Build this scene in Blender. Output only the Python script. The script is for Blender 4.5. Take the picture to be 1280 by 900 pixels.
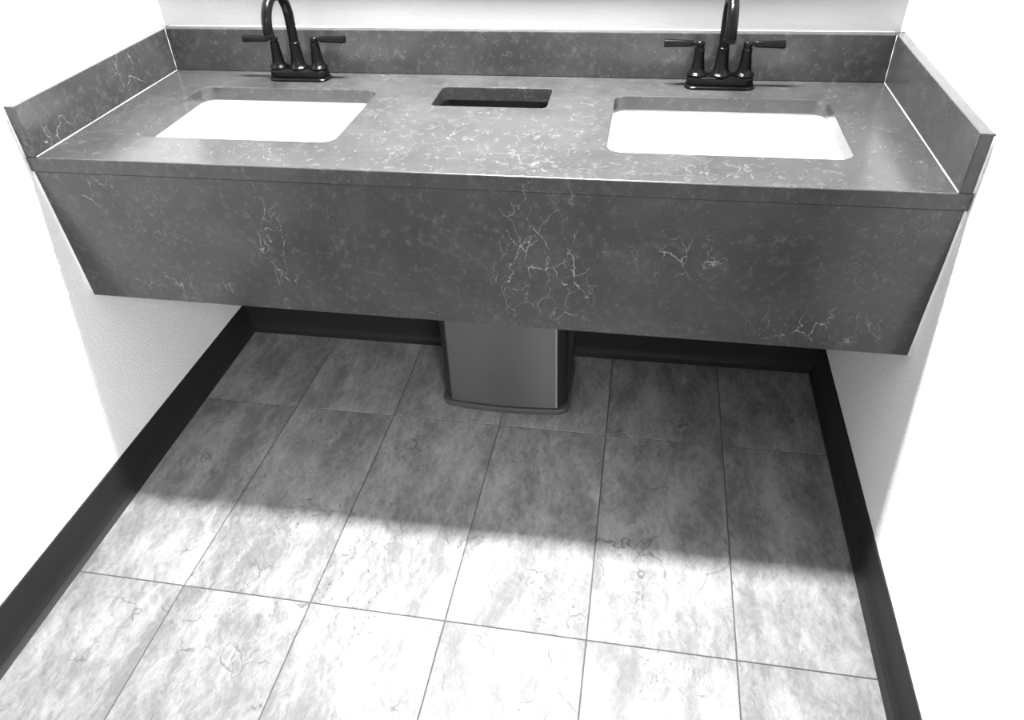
import bpy, bmesh, math, random
from mathutils import Vector, Matrix
for o in list(bpy.data.objects): bpy.data.objects.remove(o)
S = bpy.context.scene
COL = S.collection
PI = math.pi
W = 1.8143; D = 0.595; H = 0.864; T = 0.0318      # vanity width, depth, height, slab
SH = 0.105; ST = 0.0254                           # splash height, thickness

# ------------------------------------------------------------------ camera
cd = bpy.data.cameras.new('camera'); cam = bpy.data.objects.new('camera', cd); COL.objects.link(cam)
R_ = Vector((0.98545338, 0.1662387, -0.03530328)); U_ = Vector((-0.07388433, 0.60615539, 0.79190704)); F_ = Vector((-0.15304487, 0.77777911, -0.60962031))
m = Matrix((R_, U_, -F_)).transposed().to_4x4(); m.translation = (1.25215171, -1.87380701, 1.45782129)
cam.matrix_world = m
cd.sensor_fit = 'HORIZONTAL'; cd.sensor_width = 36.0; cd.lens = 938.373 / 1280 * 36
cd.shift_x = (640 - 637.25) / 1280; cd.shift_y = (437.34 - 450) / 1280
cd.clip_start = 0.02
S.camera = cam
# ------------------------------------------------------------------ world, exposure
w = bpy.data.worlds.new('world'); S.world = w; w.use_nodes = True
w.node_tree.nodes['Background'].inputs[0].default_value = (0.5, 0.5, 0.5, 1)
w.node_tree.nodes['Background'].inputs[1].default_value = 0.10
vs = S.view_settings
vs.view_transform = 'Standard'; vs.look = 'None'; vs.gamma = 1.0; vs.use_curve_mapping = False
vs.exposure = 0.0
# ------------------------------------------------------------------ lamps
CEIL = 2.60
def area(name, loc, sx, sy, power, rot=(0, 0, 0)):
    l = bpy.data.lights.new(name, 'AREA'); l.shape = 'RECTANGLE'; l.size = sx; l.size_y = sy; l.energy = power
    o = bpy.data.objects.new(name, l); COL.objects.link(o); o.location = loc; o.rotation_euler = rot
    return o
ml = area('ceiling_lamp_light', (0.907, -0.285, CEIL - 0.075), 0.70, 0.11, 112); ml.data.spread = math.radians(105)   # louvred
area('room_panel_light', (2.35, -3.55, CEIL - 0.03), 0.30, 1.15, 205)

# ------------------------------------------------------------------ node helpers
ANR = 0.25
class NT:
    def __init__(s, name):
        s.m = bpy.data.materials.new(name); s.m.use_nodes = True; s.t = s.m.node_tree
        s.b = s.t.nodes['Principled BSDF']; s.out = s.t.nodes['Material Output']
    def n(s, typ, **kw):
        nd = s.t.nodes.new(typ)
        for k, v in kw.items():
            if k.startswith('i_'):
                key = k[2:]; key = int(key) if key.isdigit() else key
                s.put(nd.inputs[key], v)
            else: setattr(nd, k, v)
        return nd
    def put(s, sock, v):
        if isinstance(v, bpy.types.NodeSocket): s.t.links.new(v, sock)
        else: sock.default_value = v
    def math(s, op, a, b=0.0, c=0.0, clamp=False):
        nd = s.t.nodes.new('ShaderNodeMath'); nd.operation = op; nd.use_clamp = clamp
        s.put(nd.inputs[0], a); s.put(nd.inputs[1], b); s.put(nd.inputs[2], c); return nd.outputs[0]
    def vmath(s, op, a, b=(0, 0, 0)):
        nd = s.t.nodes.new('ShaderNodeVectorMath'); nd.operation = op
        s.put(nd.inputs[0], a)
        if op == 'SCALE': s.put(nd.inputs['Scale'], b)
        else: s.put(nd.inputs[1], b)
        return nd.outputs['Value'] if op in ('LENGTH', 'DOT_PRODUCT') else nd.outputs[0]
    def noise(s, vec, scale, detail=4, rough=0.55, dist=0.0, col=False):
        nd = s.n('ShaderNodeTexNoise'); s.put(nd.inputs['Vector'], vec)
        nd.inputs['Scale'].default_value = scale; nd.inputs['Detail'].default_value = detail
        nd.inputs['Roughness'].default_value = rough; nd.inputs['Distortion'].default_value = dist
        return nd.outputs['Color' if col else 'Fac']
    def vor(s, vec, scale, feature='DISTANCE_TO_EDGE', rnd=1.0):
        nd = s.n('ShaderNodeTexVoronoi'); nd.feature = feature; s.put(nd.inputs['Vector'], vec)
        nd.inputs['Scale'].default_value = scale; nd.inputs['Randomness'].default_value = rnd
        return nd.outputs['Distance']
    def step(s, v, a, b, lo=0.0, hi=1.0):
        nd = s.n('ShaderNodeMapRange'); nd.interpolation_type = 'SMOOTHSTEP'; s.put(nd.inputs[0], v)
        nd.inputs[1].default_value = a; nd.inputs[2].default_value = b
        nd.inputs[3].default_value = lo; nd.inputs[4].default_value = hi
        return nd.outputs[0]
    def mix(s, f, a, b):
        nd = s.t.nodes.new('ShaderNodeMix'); nd.data_type = 'FLOAT'
        s.put(nd.inputs[0], f); s.put(nd.inputs[2], a); s.put(nd.inputs[3], b); return nd.outputs[0]
    def gray(s, v):
        nd = s.n('ShaderNodeCombineColor'); [s.put(nd.inputs[i], v) for i in range(3)]; return nd.outputs[0]
    def bump(s, h, strength, dist):
        nd = s.n('ShaderNodeBump'); s.put(nd.inputs['Height'], h); nd.inputs['Strength'].default_value = strength
        nd.inputs['Distance'].default_value = dist; s.put(s.b.inputs['Normal'], nd.outputs[0]); return nd
    def pos(s): return s.n('ShaderNodeNewGeometry').outputs['Position']
    def mapping(s, v, scale=(1, 1, 1), rot=(0, 0, 0), loc=(0, 0, 0)):
        nd = s.n('ShaderNodeMapping'); s.put(nd.inputs[0], v); nd.inputs['Scale'].default_value = scale
        nd.inputs['Rotation'].default_value = rot; nd.inputs['Location'].default_value = loc; return nd.outputs[0]
    def warp(s, p, scale, amp, detail=3):
        c = s.noise(p, scale, detail, 0.6, 0, True)
        return s.vmath('ADD', p, s.vmath('SCALE', s.vmath('SUBTRACT', c, (0.5, 0.5, 0.5)), amp))
def plain(name, g, rough=0.5, metal=0.0, spec=0.5, var=0.0, vs_=20.0):
    k = NT(name)
    k.b.inputs['Roughness'].default_value = rough; k.b.inputs['Metallic'].default_value = metal
    k.b.inputs['Specular IOR Level'].default_value = spec
    if var:
        k.put(k.b.inputs['Base Color'], k.gray(k.mix(k.noise(k.pos(), vs_, 4), g * (1 - var), g * (1 + var))))
    else: k.b.inputs['Base Color'].default_value = (g, g, g, 1)
    return k.m

# ------------------------------------------------------------------ materials
def stone_mat():
    k = NT('veined_grey_quartz'); p = k.pos()
    base = k.mix(k.step(k.noise(p, 7, 5, 0.6), 0.3, 0.72), 0.027, 0.040)
    base = k.mix(k.step(k.noise(p, 60, 3, 0.6), 0.50, 0.80), base, 0.060)
    base = k.mix(k.math('MULTIPLY', k.step(k.noise(p, 28, 4, 0.6, 0.8), 0.60, 0.80), 0.20), base, 0.10)      # pale cloudy blots
    base = k.mix(k.math('MULTIPLY', k.step(k.noise(k.vmath('ADD', p, (5, 3, 1)), 30, 4, 0.6), 0.62, 0.78), 0.3), base, 0.035)  # dark blots
    fl = k.step(k.vor(p, 95, 'F1'), 0.10, 0.22, 1, 0)
    fl = k.math('MULTIPLY', fl, k.step(k.noise(p, 22, 2), 0.52, 0.66))
    base = k.mix(k.math('MULTIPLY', fl, 0.30), base, 0.22)
    # crackle veins, in drifts where the slab has them
    clusters = [((1.045, -0.59, 0.66), (0.075, 0.08, 0.20)), ((1.13, -0.59, 0.62), (0.05, 0.08, 0.16)), ((0.50, -0.59, 0.68), (0.045, 0.08, 0.17)),
                ((0.25, -0.59, 0.56), (0.16, 0.08, 0.035)), ((0.13, -0.59, 0.79), (0.05, 0.08, 0.05)), ((1.34, -0.59, 0.70), (0.10, 0.08, 0.05)),
                ((1.62, -0.59, 0.56), (0.14, 0.08, 0.05)), ((0.86, -0.40, 0.864), (0.10, 0.14, 0.04)), ((1.02, -0.50, 0.864), (0.13, 0.10, 0.04)),
                ((1.35, -0.53, 0.864), (0.20, 0.05, 0.04)), ((0.45, -0.53, 0.864), (0.22, 0.05, 0.04)), ((0.68, -0.28, 0.864), (0.05, 0.15, 0.04)),
                ((0.03, -0.52, 0.89), (0.04, 0.09, 0.03)), ((0.03, -0.22, 0.92), (0.03, 0.06, 0.06)), ((1.12, -0.24, 0.864), (0.04, 0.10, 0.04))]
    acc = None
    for c, r in clusters:
        wgt = 0.32 if c[2] > 0.86 and c[0] > 0.1 else 1.0
        d = k.vmath('LENGTH', k.vmath('DIVIDE', k.vmath('SUBTRACT', p, c), r))
        g = k.step(d, 0.30, 1.30, wgt, 0)
        acc = g if acc is None else k.math('MAXIMUM', acc, g)
    patch = k.step(k.noise(k.vmath('ADD', p, (2, 7, 4)), 9, 3, 0.6), 0.47, 0.66)
    drift = k.math('MULTIPLY', acc, 1.0)
    pw = k.warp(k.warp(p, 11, 0.09), 55, 0.014)
    pv = k.mapping(pw, (1.35, 1.0, 0.55), (0, 0.25, 0.3))
    e1 = k.step(k.vor(pv, 20), 0.002, 0.017, 1, 0)
    e2 = k.step(k.vor(k.warp(p, 30, 0.04), 30), 0.004, 0.026, 1, 0)
    brk = k.step(k.noise(p, 48, 3, 0.6), 0.40, 0.60)
    v1 = k.math('MULTIPLY', e1, k.math('MULTIPLY', k.math('MAXIMUM', drift, k.math('MULTIPLY', patch, 0.22)), k.mix(brk, 0.12, 1.0)))
    v2 = k.math('MULTIPLY', k.math('MULTIPLY', e2, brk), k.math('MULTIPLY', k.math('MAXIMUM', acc, patch), 0.13))
    v = k.math('MAXIMUM', v1, v2)
    col = k.mix(k.math('MULTIPLY', v, 0.9), base, 0.27)
    k.put(k.b.inputs['Base Color'], k.gray(col))
    k.put(k.b.inputs['Roughness'], k.mix(k.noise(p, 40, 3), 0.19, 0.27))
    k.b.inputs['Specular IOR Level'].default_value = 0.40
    k.bump(k.noise(p, 300, 2), 0.03, 0.0005)
    return k.m
def tile_mat():
    k = NT('slate_look_floor_tile'); g = k.pos()
    oi = k.n('ShaderNodeObjectInfo')
    off = k.n('ShaderNodeCombineXYZ'); r = oi.outputs['Random']
    for i, s in enumerate((37.0, 91.0, 13.0)): k.put(off.inputs[i], k.math('MULTIPLY', r, s))
    p = k.vmath('ADD', g, off.outputs[0])
    st = k.mapping(k.warp(p, 7, 0.10), (7.5, 1.9, 1), (0, 0, 0.30))
    a = k.step(k.noise(st, 1.6, 6, 0.65), 0.30, 0.72)
    a2 = k.step(k.noise(k.mapping(k.warp(p, 5, 0.16), (13, 3.5, 1), (0, 0, 0.55)), 1.8, 6, 0.7), 0.32, 0.70)
    b = k.step(k.noise(k.mapping(k.warp(p, 14, 0.05), (2.2, 1, 1), (0, 0, 0.45)), 42, 6, 0.8), 0.30, 0.70)
    c = k.step(k.noise(p, 5.0, 4, 0.6, 0.4), 0.35, 0.68)
    t = k.math('ADD', k.math('MULTIPLY', a, 0.30), k.math('ADD', k.math('MULTIPLY', a2, 0.26), k.math('ADD', k.math('MULTIPLY', b, 0.26), k.math('MULTIPLY', c, 0.18))))
    col = k.mix(k.step(t, 0.16, 0.84), 0.102, 0.240)
    # pale streaks
    ps = k.step(k.noise(k.mapping(k.warp(k.vmath('ADD', p, (3, 3, 0)), 9, 0.09), (15, 3.2, 1), (0, 0, 0.2)), 1.7, 5, 0.6), 0.60, 0.74)
    col = k.mix(k.math('MULTIPLY', ps, 0.45), col, 0.31)
    # dark pits grouped along the streaks
    zone = k.step(k.noise(k.mapping(p, (5, 2.2, 1), (0, 0, 0.4)), 1.5, 3), 0.50, 0.66)
    pit = k.step(k.noise(k.mapping(p, (1.6, 1.0, 1), (0, 0, 0.3)), 95, 2, 0.5), 0.63, 0.72)
    col = k.mix(k.math('MULTIPLY', k.math('MULTIPLY', pit, zone), 0.75), col, 0.03)
    # cleft cracks
    ck = k.step(k.vor(k.mapping(k.warp(k.warp(p, 8, 0.16), 40, 0.02), (1.7, 0.8, 1), (0, 0, 0.35)), 6.5), 0.004, 0.017, 1, 0)
    ck = k.math('MULTIPLY', ck, k.step(k.noise(p, 9, 3), 0.52, 0.62))
    col = k.mix(k.math('MULTIPLY', ck, 0.60), col, 0.035)
    k.put(k.b.inputs['Base Color'], k.gray(col))
    k.put(k.b.inputs['Roughness'], k.mix(b, 0.40, 0.55))
    k.b.inputs['Specular IOR Level'].default_value = 0.25
    h = k.math('SUBTRACT', k.math('ADD', k.math('MULTIPLY', t, 1.0), k.math('MULTIPLY', b, 0.25)), k.math('MULTIPLY', ck, 0.5))
    k.bump(h, 0.35, 0.0016)
    return k.m
def wall_mat(name, g, bump, rough, scale=160):
    k = NT(name); p = k.pos()
    k.put(k.b.inputs['Base Color'], k.gray(k.mix(k.noise(p, 3, 3), g * 0.98, g * 1.01)))
    k.b.inputs['Roughness'].default_value = rough; k.b.inputs['Specular IOR Level'].default_value = 0.4
    if bump: k.bump(k.step(k.noise(k.mapping(p, (1, 1, 1)), scale, 2, 0.5, 0.6), 0.36, 0.66), bump, 0.0012)
    return k.m
def steel_mat():
    k = NT('brushed_stainless_steel'); p = k.pos()
    n = k.noise(k.mapping(p, (3, 3, 700)), 1.0, 3, 0.6)
    k.put(k.b.inputs['Base Color'], k.gray(k.mix(n, 0.16, 0.20)))
    k.b.inputs['Metallic'].default_value = 1
    k.b.inputs['Roughness'].default_value = 0.38
    k.b.inputs['Anisotropic'].default_value = 1.0
    k.b.inputs['Anisotropic Rotation'].default_value = ANR
    tg = k.n('ShaderNodeTangent'); tg.direction_type = 'RADIAL'; tg.axis = 'Z'
    k.put(k.b.inputs['Tangent'], tg.outputs[0])
    return k.m
STONE = stone_mat(); TILE = tile_mat(); STEEL = steel_mat()
GROUT = plain('dark_grout', 0.055, 0.9, var=0.2, vs_=120)
FRP = wall_mat('pebbled_white_wall_panel', 0.74, 0.55, 0.42)
PAINT = wall_mat('smooth_white_back_wall', 0.28, 0.10, 0.30, 90)
CEILM = wall_mat('white_ceiling', 0.8, 0.2, 0.8)
TRIMW = plain('white_vinyl_trim', 0.84, 0.35)
CAULK = plain('white_caulk', 0.65, 0.5, var=0.04, vs_=60)
VINYL = plain('black_vinyl_base', 0.017, 0.45, spec=0.12, var=0.15, vs_=8)
BLACK = plain('matte_black_metal', 0.003, 0.22, 0.0, 0.10, var=0.1, vs_=40)
PLASTIC = plain('black_plastic', 0.004, 0.5, var=0.2, vs_=50)
RIMP = plain('dark_grey_plastic_ring', 0.045, 0.45, var=0.1, vs_=50)
PORC = plain('white_porcelain', 0.55, 0.08, spec=0.6)
CHROME = plain('chrome', 0.75, 0.1, 1.0)
BRACK = plain('grey_steel_bracket', 0.3, 0.4, 0.8)
DOORM = plain('added_door_dark', 0.022, 0.35, var=0.3, vs_=6)
GLASSM = plain('mirror_silver', 0.9, 0.03, 1.0)
k = NT('lamp_diffuser'); k.b.inputs['Base Color'].default_value = (0.9, 0.9, 0.9, 1); DIFF = k.m
k.b.inputs['Emission Color'].default_value = (1, 1, 1, 1); k.b.inputs['Emission Strength'].default_value = 4.0

# ------------------------------------------------------------------ mesh helpers
def link(name, bm, mat, parent=None, smooth=False, loc=None, **props):
    bmesh.ops.recalc_face_normals(bm, faces=bm.faces[:])
    me = bpy.data.meshes.new(name)
    if loc is not None:
        bmesh.ops.translate(bm, vec=-Vector(loc), verts=bm.verts[:])
    bm.to_mesh(me); bm.free(); me.materials.append(mat)
    if smooth: me.shade_smooth() if smooth is True else me.shade_smooth()
    o = bpy.data.objects.new(name, me); COL.objects.link(o)
    if loc is not None: o.location = loc
    if smooth == 'auto':
        for pl in me.polygons: pl.use_smooth = True
        bm2 = bmesh.new(); bm2.from_mesh(me)
        for e in bm2.edges:
            if len(e.link_faces) == 2 and e.calc_face_angle(0) > math.radians(38): e.smooth = False
        bm2.to_mesh(me); bm2.free()
    if parent:
        o.parent = parent
        pl_ = Vector((0, 0, 0)); q = parent
        while q: pl_ += q.location; q = q.parent
        o.location = (Vector(loc) if loc is not None else Vector((0, 0, 0))) - pl_
    for a, b in props.items(): o[a] = b
    return o
def root(name, loc, **props):
    o = bpy.data.objects.new(name, None); COL.objects.link(o); o.location = loc; o.empty_display_size = 0.05
    for a, b in props.items(): o[a] = b
    return o
def box(bm, x0, x1, y0, y1, z0, z1, bev=0.0, seg=2):
    b2 = bmesh.new(); bmesh.ops.create_cube(b2, size=1)
    bmesh.ops.scale(b2, vec=(x1 - x0, y1 - y0, z1 - z0), verts=b2.verts[:])
    bmesh.ops.translate(b2, vec=((x0 + x1) / 2, (y0 + y1) / 2, (z0 + z1) / 2), verts=b2.verts[:])
    if bev: bmesh.ops.bevel(b2, geom=b2.edges[:], offset=bev, segments=seg, profile=0.6, affect='EDGES')
    me = bpy.data.meshes.new('tmp'); b2.to_mesh(me); b2.free(); bm.from_mesh(me); bpy.data.meshes.remove(me)
def BM(): return bmesh.new()
def bx(x0, x1, y0, y1, z0, z1, bev=0.0, seg=2):
    b = BM(); box(b, x0, x1, y0, y1, z0, z1, bev, seg); return b
def rrect(x0, x1, y0, y1, r, z=0.0, n=6, fb=0.0):
    pts = []
    for cx, cy, a0 in ((x1 - r, y1 - r, 0), (x0 + r, y1 - r, PI / 2), (x0 + r, y0 + r, PI), (x1 - r, y0 + r, 1.5 * PI)):
        for i in range(n + 1):
            a = a0 + PI / 2 * i / n
            pts.append([cx + r * math.cos(a), cy + r * math.sin(a), z])
    if fb:      # a bowed front edge (towards -y)
        out = []
        for i, q in enumerate(pts):
            out.append(q)
            if i == 3 * (n + 1) - 1:
                nx = pts[i + 1]
                for j in range(1, 8): out.append([q[0] + (nx[0] - q[0]) * j / 8, q[1], z])
        for q in out:
            t = (q[0] - (x0 + x1) / 2) / ((x1 - x0) / 2)
            if q[1] < (y0 + y1) / 2: q[1] -= fb * (1 - t * t)
        pts = out
    return pts
def loft(bm, rings, cap0=True, cap1=True):
    vs_ = [[bm.verts.new(p) for p in r] for r in rings]
    for a, b in zip(vs_, vs_[1:]):
        n = len(a)
        for i in range(n): bm.faces.new((a[i], a[(i + 1) % n], b[(i + 1) % n], b[i]))
    if cap0: bm.faces.new(vs_[0][::-1])
    if cap1: bm.faces.new(vs_[-1])
    return vs_
def lathe(bm, prof, c=(0, 0, 0), n=28, axis='z'):
    rings = []
    for r, h in prof:
        ring = []
        for i in range(n):
            a = 2 * PI * i / n; u, v = r * math.cos(a), r * math.sin(a)
            if axis == 'z': ring.append((c[0] + u, c[1] + v, c[2] + h))
            elif axis == 'x': ring.append((c[0] + h, c[1] + u, c[2] + v))
            else: ring.append((c[0] + u, c[1] + h, c[2] + v))
        rings.append(ring)
    loft(bm, rings)
def tube(bm, pts, rad, n=16, cap=True):
    pts = [Vector(p) for p in pts]; rings = []
    rads = rad if isinstance(rad, (list, tuple)) else [rad] * len(pts)
    prev = None
    for i, p in enumerate(pts):
        t = (pts[min(i + 1, len(pts) - 1)] - pts[max(i - 1, 0)]).normalized()
        ref = prev if prev is not None else (Vector((1, 0, 0)) if abs(t.x) < 0.9 else Vector((0, 1, 0)))
        u = (ref - t * ref.dot(t)).normalized(); v = t.cross(u); prev = u
        rings.append([tuple(p + (u * math.cos(2 * PI * j / n) + v * math.sin(2 * PI * j / n)) * rads[i]) for j in range(n)])
    loft(bm, rings, cap, cap)
def arc(c, r, a0, a1, plane='yz', n=20):
    out = []
    for i in range(n + 1):
        a = a0 + (a1 - a0) * i / n
        if plane == 'yz': out.append((c[0], c[1] + r * math.cos(a), c[2] + r * math.sin(a)))
        else: out.append((c[0] + r * math.cos(a), c[1], c[2] + r * math.sin(a)))
    return out
def prism(bm, poly, z0, z1): loft(bm, [[(x, y, z0) for x, y in poly], [(x, y, z1) for x, y in poly]])

# ================================================================== THE ROOM
YB = -4.40; XR = 3.3
def wall_box(name, *a, mat=FRP): return link(name, bx(*a), mat, kind='structure')
wall_box('wall_back', -0.12, W + 0.12, 0.0, 0.12, -0.05, CEIL, mat=PAINT)
wall_box('wall_left', -0.12, 0.0, YB, -0.0005, -0.05, CEIL)
wall_box('wall_right', W, W + 0.12, -1.29, -0.0005, -0.05, CEIL)
wall_box('wall_right', W, W + 0.12, -1.98, -1.29, 2.10, CEIL)
wall_box('wall_front', -0.12, XR + 0.12, YB - 0.12, YB, -0.05, CEIL)
wall_box('wall_far_right', XR, XR + 0.12, YB, -1.86, -0.05, CEIL)
wall_box('wall_corridor', W + 0.12, XR + 0.12, -1.98, -1.86, -0.05, CEIL)
wall_box('ceiling', -0.12, XR + 0.12, YB - 0.12, 0.12, CEIL, CEIL + 0.1, mat=CEILM)
# corner mouldings between the wall panels
for nm, x0, x1 in (('trim_1', 0.0, 0.013), ('trim_2', W - 0.013, W)):
    b = BM(); box(b, x0, x1, -0.003, 0.0, H + SH, CEIL, 0.001, 1)
    if x0 == 0: box(b, 0.0, 0.003, -0.013, 0.0, H + SH, CEIL, 0.001, 1)
    else: box(b, W - 0.003, W, -0.013, 0.0, H + SH, CEIL, 0.001, 1)
    link(nm, b, TRIMW, kind='structure')
# unseen dark door, added to darken the reflection at the apron's right end
dr = link('added_door_1', bx(W + 0.02, W + 0.065, -1.93, -1.34, 0.005, 2.06, 0.002, 1), DOORM, kind='structure')
b = BM()
for y0, y1, z0, z1 in ((-1.34, -1.295, 0, 2.10), (-1.98, -1.93, 0, 2.10), (-1.98, -1.295, 2.06, 2.10)):
    box(b, W - 0.006, W + 0.12, y0, y1, z0, z1, 0.002, 1)
link('added_door_frame', b, DOORM, dr)
b = BM(); tube(b, [(W + 0.02, -1.86, 1.0), (W - 0.03, -1.86, 1.0), (W - 0.04, -1.85, 1.0), (W - 0.04, -1.75, 1.0)], 0.009, 12)
link('added_door_handle', b, CHROME, dr, smooth=True)

# vinyl cove base: thin top with a flared toe
def cove(name, p0, p1, nrm, h0, h1):
    """p0->p1 along the wall foot, nrm points into the room"""
    prof = [(0, 0), (0.0, 1.0), (0.0030, 1.0), (0.0042, 0.985), (0.0045, 0.30), (0.0060, 0.20), (0.0105, 0.09), (0.0180, 0.030), (0.0205, 0.012), (0.0205, 0)]
    b = BM(); rings = []
    for (x, y), h in ((p0, h0), (p1, h1)):
        rings.append([(x + nrm[0] * d, y + nrm[1] * d, f * h) for d, f in prof])
    loft(b, rings)
    return link(name, b, VINYL, kind='structure')
cove('baseboard_left', (0.0, -0.0), (0.0, -1.95), (1, 0), 0.104, 0.120)
cove('baseboard_left', (0.0, -1.951), (0.0, YB), (1, 0), 0.120, 0.120)
cove('baseboard_right', (W, -0.0), (W, -1.293), (-1, 0), 0.118, 0.107)
cove('baseboard_back', (0.0, 0.0), (W, 0.0), (0, -1), 0.104, 0.118)
cove('baseboard_front', (0, YB), (XR, YB), (0, 1), 0.11, 0.11)

# floor: grout bed and every tile a piece of it
floor = link('floor', bx(-0.12, XR + 0.12, YB - 0.12, 0.12, -0.06, -0.0016), GROUT, kind='structure')
rows = [0.0, -0.3605, -0.9842, -1.609, -2.234, -2.859, -3.484, -4.109, -4.396]
cols = {0: [0.3155, 0.6020, 0.9140, 1.2120, 1.5280], 1: [0.3084, 0.6054, 0.9149, 1.2139, 1.5260],
        2: [0.2878, 0.5962, 0.9063, 1.2142, 1.5225], 3: [0.2872, 0.5905, 0.8998, 1.2100, 1.5180]}
for i in (4, 5, 6, 7, 8): cols[i] = cols[3]
for i in cols:
    c = [0.004] + cols[i]
    cols[i] = c + ([W - 0.004] if i < 3 else [c[-1] + 0.3085 * j for j in range(1, 6)] + [XR - 0.004])
G = 0.0014
rowslope = lambda y, x: y - 0.003 * (x - 0.9)
def tile(x00, x01, x10, x11, ya, yb):
    """x00,x01: left,right at ya (rear); x10,x11 at yb"""
    cx, cy = (x00 + x01 + x10 + x11) / 4, (ya + yb) / 2
    b = BM()
    def q(g, z): return [(x10 + g, rowslope(yb, x10) + g, z), (x11 - g, rowslope(yb, x11) + g, z), (x01 - g, rowslope(ya, x01) - g, z), (x00 + g, rowslope(ya, x00) - g, z)]
    loft(b, [q(G, -0.008), q(G, -0.0007), q(G + 0.0007, 0.0)])
    link('tile', b, TILE, floor, loc=(cx, cy, 0))
for i in range(8):
    a, c = cols[i], cols[i + 1]
    if i == 2: c = cols[3][:6] + [W - 0.004]
    for j in range(len(a) - 1): tile(a[j], a[j + 1], c[j], c[j + 1], rows[i], rows[i + 1])
# ================================================================== VANITY
L0, L1, RY0, RY1 = 0.1640, 0.6200, -0.4660, -0.1480
SR0, SR1 = 1.1850, 1.6470
HX0, HX1, HY0, HY1 = 0.7716, 1.0364, -0.2392, -0.1098
def slab_with_holes(x0, x1, y0, y1, zb, zt, holes, ease=0.0022):
    bm = BM()
    def loopset(rings):
        vv = [[bm.verts.new(p) for p in r] for r in rings]
        for a, b in zip(vv, vv[1:]):
            n = len(a)
            for i in range(n): bm.faces.new((a[i], a[(i + 1) % n], b[(i + 1) % n], b[i]))
        return vv[0], vv[-1]
    def R4(g, z): return [(x0 + g, y0 + g, z), (x1 - g, y0 + g, z), (x1 - g, y1 - g, z), (x0 + g, y1 - g, z)]
    tops, bots = [], []
    t, bo = loopset([R4(ease, zt), R4(ease * 0.3, zt - ease * 0.3), R4(0, zt - ease), R4(0, zb + 0.0012), R4(0.0012, zb)])
    tops.append(t); bots.append(bo)
    for hx0, hx1, hy0, hy1, r in holes:
        f = lambda g, z: rrect(hx0 - g, hx1 + g, hy0 - g, hy1 + g, r + g, z, 8)
        t, bo = loopset([f(ease, zt), f(ease * 0.3, zt - ease * 0.3), f(0, zt - ease), f(0, zb)])
        tops.append(t); bots.append(bo)
    for loops in (tops, bots):
        es = []
        for l in loops:
            for i in range(len(l)):
                e = bm.edges.get((l[i], l[(i + 1) % len(l)])); es.append(e)
        bmesh.ops.triangle_fill(bm, use_beauty=True, use_dissolve=False, edges=es)
    return bm
ct = link('countertop', slab_with_holes(0.0015, W - 0.0015, -D, -0.001, H - T, H,
          [(L0, L1, RY0, RY1, 0.030), (SR0, SR1, RY0, RY1, 0.030), (HX0, HX1, HY0, HY1, 0.014)]), STONE, loc=(W / 2, -D / 2, H - T),
          label='long grey veined stone countertop with two sink cutouts and a waste slot', category='countertop')
b = BM()
loft(b, [rrect(HX0 - 0.006, HX1 + 0.006, HY0 - 0.006, HY1 + 0.006, 0.018, z_, 6) for z_ in (0.70, H - T - 0.0004)] +
        [rrect(HX0 - 0.002, HX1 + 0.002, HY0 - 0.002, HY1 + 0.002, 0.015, z_, 6) for z_ in (H - T - 0.0004, 0.70)], cap0=False, cap1=False)
link('added_dark_chute', b, PLASTIC, ct, loc=((HX0 + HX1) / 2, (HY0 + HY1) / 2, 0.70))  # added black sleeve that keeps the waste slot dark below the slab
bs = link('backsplash', bx(ST + 0.0006, W - ST - 0.0006, -ST, -0.0012, H + 0.0004, H + SH, 0.0018, 2), STONE, loc=(W / 2, -ST / 2, H),
          label='long low stone backsplash along the back wall behind both faucets', category='backsplash')
sl = link('side_splash', bx(0.0012, ST, -D, -0.0012, H + 0.0004, H + SH, 0.0022, 2), STONE, loc=(ST / 2, -D / 2, H), group='side splashes of the vanity',
          label='left stone side splash with white vertical veins against the left wall', category='backsplash')
sr = link('side_splash', bx(W - ST, W - 0.0012, -D, -0.0012, H + 0.0004, H + SH, 0.0022, 2), STONE, loc=(W - ST / 2, -D / 2, H), group='side splashes of the vanity',
          label='right plain grey stone side splash against the right wall', category='backsplash')
# apron: a slab hung below the counter edge, bottom edge slightly out of level
AF = -0.5925; AB = -0.5800
b = BM()
def aring(x, zb):
    return [(x, AF, H - T - 0.0016), (x, AF + 0.0012, H - T - 0.0004), (x, AF + 0.02, H - T - 0.0004), (x, AB + 0.02, zb), (x, AB + 0.0012, zb), (x, AB, zb + 0.0012)]
loft(b, [aring(0.006, 0.5150), aring(W - 0.006, 0.5040)])
ap = link('apron_panel', b, STONE, loc=(W / 2, -0.57, 0.504), label='tall grey stone apron panel with white crackle veins hanging below the counter edge', category='vanity panel')
# caulk beads
def bead(p0, p1, r0, r1, parent, name='caulk_bead', n=8):
    b = BM(); ps = [Vector(p0).lerp(Vector(p1), i / 6) for i in range(7)]
    tube(b, ps, [r0 + (r1 - r0) * i / 6 + 0.0003 * math.sin(i * 2.1) for i in range(7)], n); return link(name, b, CAULK, parent, smooth=True)
bead((ST, -D + 0.004, H + 0.0002), (ST, -ST, H + 0.0002), 0.0008, 0.0007, sl)
bead((W - ST, -D + 0.004, H + 0.0002), (W - ST, -ST, H + 0.0002), 0.0008, 0.0007, sr)
bead((ST, -ST, H + 0.0002), (ST, -ST, H + SH - 0.001), 0.0006, 0.0006, bs)
bead((W - ST, -ST, H + 0.0002), (W - ST, -ST, H + SH - 0.001), 0.0006, 0.0006, bs)
bead((ST, -0.001, H + SH), (W - ST, -0.001, H + SH), 0.0008, 0.0008, bs)
bead((0.001, -D + 0.004, H + SH), (0.001, -0.002, H + SH), 0.0022, 0.0022, sl)
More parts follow.
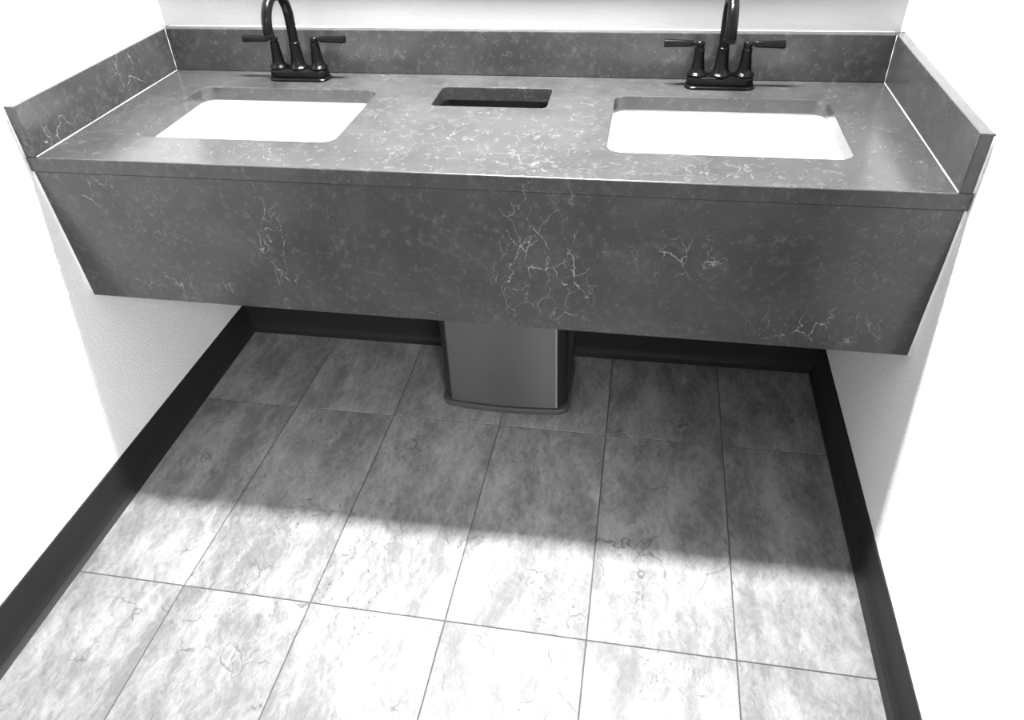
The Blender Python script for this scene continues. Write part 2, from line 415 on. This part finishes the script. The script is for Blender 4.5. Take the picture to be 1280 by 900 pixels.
bead((W - 0.001, -D + 0.004, H + SH), (W - 0.001, -0.002, H + SH), 0.0030, 0.0030, sr)
bead((0.0015, -D + 0.001, H + SH - 0.004), (0.0015, -D + 0.001, H + 0.002), 0.0020, 0.0020, sl)
bead((W - 0.0015, -D + 0.001, H + SH - 0.004), (W - 0.0015, -D + 0.001, H + 0.002), 0.0025, 0.0030, sr)
bead((0.0020, AF + 0.001, H - T - 0.002), (0.0025, AB + 0.002, 0.5155), 0.0022, 0.0042, ap)
bead((W - 0.0020, AF + 0.001, H - T - 0.002), (W - 0.0030, AB + 0.002, 0.5045), 0.0036, 0.0052, ap)

# undermount sinks
def sink(x0, x1, y0, y1, label):
    cx, cy = (x0 + x1) / 2, (y0 + y1) / 2; zt = H - T - 0.0005
    r = root('undermount_sink', (cx, cy, zt - 0.15), label=label, category='sink', group='undermount sinks')
    b = BM(); e = 0.004
    def f(g, z, rr): return rrect(x0 - e + g, x1 + e - g, y0 - e + g, y1 + e - g, rr, z, 8)
    rings = [f(-0.030, zt - 0.010, 0.05), f(-0.030, zt, 0.05), f(0.000, zt, 0.034), f(0.003, zt - 0.004, 0.034), f(0.010, zt - 0.045, 0.040),
             f(0.020, zt - 0.090, 0.045), f(0.034, zt - 0.116, 0.05), f(0.060, zt - 0.128, 0.05), f(0.130, zt - 0.134, 0.022), f(0.150, zt - 0.136, 0.008)]
    loft(b, rings, cap0=False)
    # outer skin
    rings = [f(-0.030, zt - 0.010, 0.05), f(-0.004, zt - 0.018, 0.04), f(0.008, zt - 0.10, 0.05), f(0.04, zt - 0.143, 0.05), f(0.13, zt - 0.148, 0.02)]
    loft(b, rings, cap0=False)
    bmesh.ops.remove_doubles(b, verts=b.verts[:], dist=1e-5)
    link('basin', b, PORC, r, smooth='auto', loc=(cx, cy, zt - 0.15))
    b = BM(); lathe(b, [(0.031, 0), (0.031, 0.002), (0.027, 0.004), (0.020, 0.002), (0.019, -0.004)], (cx, cy, zt - 0.1365)); link('drain', b, CHROME, r, smooth='auto', loc=(cx, cy, zt - 0.13))
    return r
sink(L0, L1, RY0, RY1, 'white undermount sink basin below the left cutout of the counter')
sink(SR0, SR1, RY0, RY1, 'white undermount sink basin below the right cutout of the counter')

# centerset faucets
def faucet(cx, label):
    cy = -0.072; z = H
    r = root('faucet', (cx, cy, z), label=label, category='faucet', group='black two-handle faucets')
    b = BM()
    def f(g, zz): return rrect(cx - 0.0785 + g, cx + 0.0785 - g, cy - 0.0285 + g, cy + 0.0285 - g, 0.0245 - g * 0.5, z + zz * 1.3, 8)
    loft(b, [f(0.001, 0.0002), f(0, 0.0012), f(0, 0.0030), f(0.0018, 0.0048), f(0.0042, 0.0056), f(0.0036, 0.0075), f(0.0040, 0.0160), f(0.0056, 0.0190), f(0.0085, 0.0205), f(0.0130, 0.0212)])
    link('base_plate', b, BLACK, r, smooth='auto', loc=(cx, cy, z))
    bell = [(0.0225, 0.0262), (0.0236, 0.0285), (0.0232, 0.0305), (0.0208, 0.0325), (0.0182, 0.0345), (0.0158, 0.0370), (0.0146, 0.0450), (0.0134, 0.0560),
            (0.0117, 0.0680), (0.0110, 0.0790), (0.0108, 0.0840), (0.0112, 0.0850), (0.0112, 0.0868), (0.0098, 0.0875), (0.0086, 0.0880), (0.0086, 0.0915), (0.0100, 0.0925), (0.0104, 0.0945), (0.0100, 0.0975), (0.0075, 0.1005), (0.0035, 0.1018)]
    for s in (-1, 1):
        hx = cx + s * 0.052
        b = BM(); lathe(b, bell, (hx, cy, z), 32); hb = link('handle_body', b, BLACK, r, smooth='auto', loc=(hx, cy, z))
        b = BM()
        prof = [(0.0048, 0.004), (0.0045, 0.015), (0.0072, 0.0165), (0.0076, 0.0180), (0.0080, 0.040), (0.0092, 0.076), (0.0092, 0.0785), (0.0078, 0.0800)]
        lathe(b, [(rr, s * h) for rr, h in prof], (hx, cy, z + 0.0955), 24, 'x')
        link('lever', b, BLACK, hb, smooth='auto', loc=(hx, cy, z + 0.0955))
    # spout: bell foot, riser, gooseneck, aerator
    b = BM(); lathe(b, [(0.0240, 0.0262), (0.0250, 0.0285), (0.0246, 0.0305), (0.0222, 0.0325), (0.0192, 0.0350), (0.0168, 0.0430), (0.0150, 0.0550), (0.0138, 0.0680), (0.0131, 0.0830), (0.0130, 0.0880), (0.0122, 0.0888)], (cx, cy, z), 32)
    sb = link('spout_body', b, BLACK, r, smooth='auto', loc=(cx, cy, z))
    b = BM(); R = 0.0605; y0 = cy
    pts = [(cx, y0, z + 0.0885), (cx, y0, z + 0.105), (cx, y0, z + 0.125), (cx, y0, z + 0.146)] + arc((cx, y0 - R, z + 0.1465), R, 0.0001, PI, 'yz', 24)[1:] + [(cx, y0 - 2 * R, z + 0.138)]
    tube(b, pts, [0.0116] * 3 + [0.0118] * (len(pts) - 4) + [0.0122], 24)
    sp = link('spout', b, BLACK, r, smooth='auto', loc=(cx, cy, z + 0.0885))
    b = BM(); lathe(b, [(0.0128, 0.0085), (0.0136, 0.0070), (0.0136, 0.0050), (0.0120, 0.0040), (0.0112, 0.0), (0.0085, 0.0003)], (cx, y0 - 2 * R, z + 0.1300), 24)
    link('aerator', b, BLACK, sp, smooth='auto', loc=(cx, y0 - 2 * R, z + 0.130))
    b = BM(); lathe(b, [(0.0032, 0.0), (0.0032, 0.030), (0.0060, 0.032), (0.0062, 0.040), (0.0040, 0.042)], (cx, cy + 0.0215, z + 0.019), 14)
    link('lift_rod', b, BLACK, r, smooth='auto', loc=(cx, cy + 0.0215, z + 0.019))
    return r
faucet(0.3930, 'matte black two-handle gooseneck faucet behind the left sink')
faucet(1.4175, 'matte black two-handle gooseneck faucet behind the right sink')

# waste bin under the counter slot
bxl, bxr, bf, bb_ = 0.7330, 1.1030, -0.2960, -0.0450
r = root('waste_bin', ((bxl + bxr) / 2, (bf + bb_) / 2, 0), label='brushed stainless steel waste bin standing on the floor under the counter slot', category='bin')
lc = ((bxl + bxr) / 2, (bf + bb_) / 2, 0)
def bplan(z):
    pts = []
    def arc_(c, r, a0, a1, n):
        for i in range(n + 1):
            a = math.radians(a0 + (a1 - a0) * i / n); pts.append((c[0] + r * math.cos(a), c[1] + r * math.sin(a), z))
    mx = (bxl + bxr) / 2
    for i in range(13):                                   # bowed front, left to right
        t = -1 + 2 * i / 12; pts.append((mx + 0.1455 * t, bf - 0.0008 + 0.0035 - 0.0075 * (1 - t * t), z))
    e = (mx + 0.1475, bf + 0.0027)
    arc_((e[0] - 0.0012, e[1] + 0.014), 0.014, -84, -60, 6); arc_((e[0] + 0.0038, e[1] + 0.0053), 0.004, -58, -40, 3)       # tight fold, then the flank
    arc_((bxr - 0.0065 - 0.030, bf + 0.046), 0.030, -36, 0, 7)
    arc_((bxr - 0.0265, bb_ - 0.0265), 0.020, 0, 90, 5)
    arc_((bxl + 0.0265, bb_ - 0.0265), 0.020, 90, 180, 5)
    arc_((bxl + 0.0065 + 0.030, bf + 0.046), 0.030, 180, 216, 7)
    arc_((mx - 0.1513, e[1] + 0.0053), 0.004, 220, 238, 3); arc_((mx - 0.1463, e[1] + 0.014), 0.014, 240, 264, 6)
    return pts
def br(g, z, fb=0.013): return rrect(bxl + g, bxr - g, bf + g, bb_ - g, 0.034 - g * 0.6, z, 8, fb)
b = BM(); loft(b, [br(0.002, 0.0002), br(0, 0.002), br(0, 0.016), br(0.0015, 0.0185), br(0.010, 0.0190)]); link('base_ring', b, RIMP, r, smooth='auto', loc=lc)
b = BM(); loft(b, [bplan(0.0215), bplan(0.658)], cap0=False); link('steel_body', b, STEEL, r, smooth='auto', loc=lc)
b = BM(); loft(b, [br(0.022, 0.03), br(0.022, 0.6585), br(0.010, 0.6585), br(0.010, 0.666), br(0.024, 0.666), br(0.026, 0.035)]); link('inner_liner', b, PLASTIC, r, smooth='auto', loc=lc)

# mirror above the view: its lower edge throws the soft grey band on the back wall
mr = root('wall_mirror', (0.9073, -0.0, 1.145), label='wide wall mirror hung above the backsplash on the back wall', category='mirror')
link('mirror_frame', bx(0.0775, 1.7372, -0.026, -0.0005, 1.145, 1.95, 0.002, 1), BRACK, mr, loc=(0.9073, 0, 1.145))
link('mirror_glass', bx(0.0850, 1.7300, -0.0275, -0.0262, 1.153, 1.942), GLASSM, mr, loc=(0.9073, 0, 1.153))
# lamps' fixtures on the ceiling
cl = root('ceiling_light', (0.907, -0.285, CEIL), label='slim linear ceiling light over the vanity, above the view', category='light')
link('housing', bx(0.53, 1.284, -0.36, -0.21, CEIL - 0.06, CEIL - 0.0005, 0.004, 1), TRIMW, cl, loc=(0.907, -0.285, CEIL))
link('diffuser', bx(0.545, 1.269, -0.35, -0.22, CEIL - 0.068, CEIL - 0.0605), DIFF, cl, loc=(0.907, -0.285, CEIL))
c2 = root('ceiling_light', (2.35, -3.55, CEIL), label='square-edged ceiling panel light in the passage beyond the right wall', category='light')
link('housing', bx(2.19, 2.51, -4.14, -2.96, CEIL - 0.012, CEIL - 0.0005, 0.002, 1), TRIMW, c2, loc=(2.35, -3.55, CEIL))
link('diffuser', bx(2.20, 2.50, -4.13, -2.97, CEIL - 0.018, CEIL - 0.0125), DIFF, c2, loc=(2.35, -3.55, CEIL))
